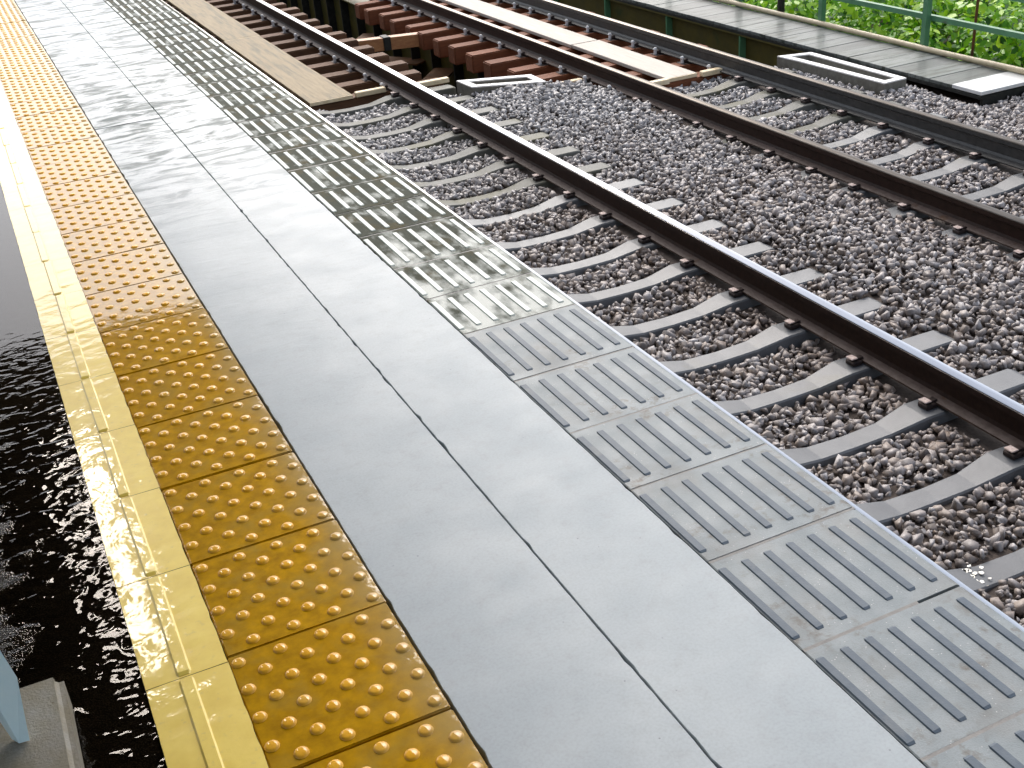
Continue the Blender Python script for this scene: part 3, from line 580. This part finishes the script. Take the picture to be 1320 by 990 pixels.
for k in range(150):
    a_ = r_.uniform(0, math.tau); L = r_.uniform(.6, 1.2); bx, by = r_.normal(0, .12, 2); c_, s_ = math.cos(a_), math.sin(a_); w_ = .008; o0 = len(V)
    for q in range(5):
        f_ = q / 4; rr = L * .45 * f_ ** 1.6; z_ = L * (f_ * 1.1 - .45 * f_ ** 2.4) + .3; ww = w_ * (1 - f_ * .85)
        V += [(bx + c_ * rr - s_ * ww, by + s_ * rr + c_ * ww, z_), (bx + c_ * rr + s_ * ww, by + s_ * rr - c_ * ww, z_)]
    F += [(o0 + 2 * q, o0 + 2 * q + 1, o0 + 2 * q + 3, o0 + 2 * q + 2) for q in range(4)]
link('blades', np_mesh('blades', np.array(V), np.array(F), M_grass), gr)

# ---- light blue stand and its concrete weight, bottom left
st = tag(empty('sign_stand', (-.28, .30, .1)), 'pale blue flat leg of a stand leaning on the concrete weight', 'stand')
b_ = bmesh.new(); P = [(-.246, .232, .104), (-.266, .235, .103), (-.345, .33, .42), (-.345, .33, .60), (-.305, .33, .60), (-.232, .262, .238)]
fr_ = [b_.verts.new(p) for p in P]; bk = [b_.verts.new((p[0] - .012, p[1] + .02, p[2])) for p in P]; b_.faces.new(fr_); b_.faces.new(bk[::-1])
for i in range(6): b_.faces.new((fr_[i], fr_[(i + 1) % 6], bk[(i + 1) % 6], bk[i]))
bmesh.ops.translate(b_, verts=b_.verts[:], vec=(.28, -.30, -.1)); link('leg', to_mesh('leg', b_, M_blue), st)
b_ = bmesh.new(); cyl(b_, -.325, .42, .0, .9, .055, 20); bmesh.ops.translate(b_, verts=b_.verts[:], vec=(.28, -.30, -.1)); link('post', to_mesh('post', b_, M_grey, True), st)
b_ = add_box(bmesh.new(), -.42, -.166, .02, .425, -.005, .10, .018, 3); tag(link('concrete_weight', to_mesh('concrete_weight', b_, M_weight)), 'stained concrete weight block under the pale blue leg', 'weight')

# ---- the platform canopy overhead (seen mirrored in the wet floor) and the trees beyond the platform end
cn = tag(empty('platform_canopy', (-2, 0, 0)), 'dark canopy roof over the platform mirrored in the wet floor', 'canopy')
HC = 2.8
for (x0, x1, y0, y1) in ((-6, -2.302, -8, 9.2), (-2.3, 1.45, -8, 9.2)): link('roof_sheet', box_mesh('roof_sheet', x0 + 2, x1 + 2, y0, y1, HC, HC + .06, M_canopy), cn)
for y in (-6, -3, 0, 3, 6, 9): link('beam', box_mesh('beam', -4, 3.44, y, y + .12, HC + .061, HC + .22, M_canopy), cn)
for y in (-3, 3, 9): link('post', box_mesh('post', -.2, 0, y - .1, y + .1, 0, HC, M_canopy), cn)
Vt, Ft = leaf_cloud(91, 3500, (3.4, 3.4, 3.2), 60, .22); tree_me = np_mesh('crown', Vt, Ft, M_leaf_d)
for i, (x, y, s_) in enumerate(((-7, 46, .8), (-1.5, 50, .62), (4.5, 48, .78), (10.5, 52, .6), (17, 46, .8))):
    t_ = tag(empty('tree', (x, y, -3)), f'{ORD[i]} dark tree from the left in the row beyond the platform end', 'tree', 'trees beyond the platform end'); link('crown', tree_me, t_, (0, 0, 6.5 * s_), (0, 0, i * 1.3), (s_, s_, s_))
    b_ = bmesh.new(); cyl(b_, 0, 0, -1.5, 6, .28, 10, .12); link('trunk', to_mesh('trunk', b_, M_stem, True), t_)

M_tube = bpy.data.materials.new('lit_tube'); M_tube.use_nodes = True; nn = M_tube.node_tree.nodes; em = nn.new('ShaderNodeEmission'); em.inputs['Color'].default_value = (1.0, .90, .80, 1); em.inputs['Strength'].default_value = 10.0
M_tube.node_tree.links.new(em.outputs[0], nn['Material Output'].inputs['Surface'])
for i, y in enumerate((3.95, 5.4)):
    lp = tag(empty('canopy_lamp', (0.0, y, HC - .06)), ('lit panel lamp under the canopy mirrored in the puddle, nearer one', 'lit panel lamp under the canopy mirrored in the yellow strip, farther one')[i], 'lamp', 'panel lamps under the canopy')
    link('housing', box_mesh('housing', -.16, .16, 0, 1.3, .01, .058, M_boxrim, .008), lp)
    link('diffuser', box_mesh('diffuser', -.12, .12, .02, 1.28, -.012, .0095, M_tube, .004), lp)
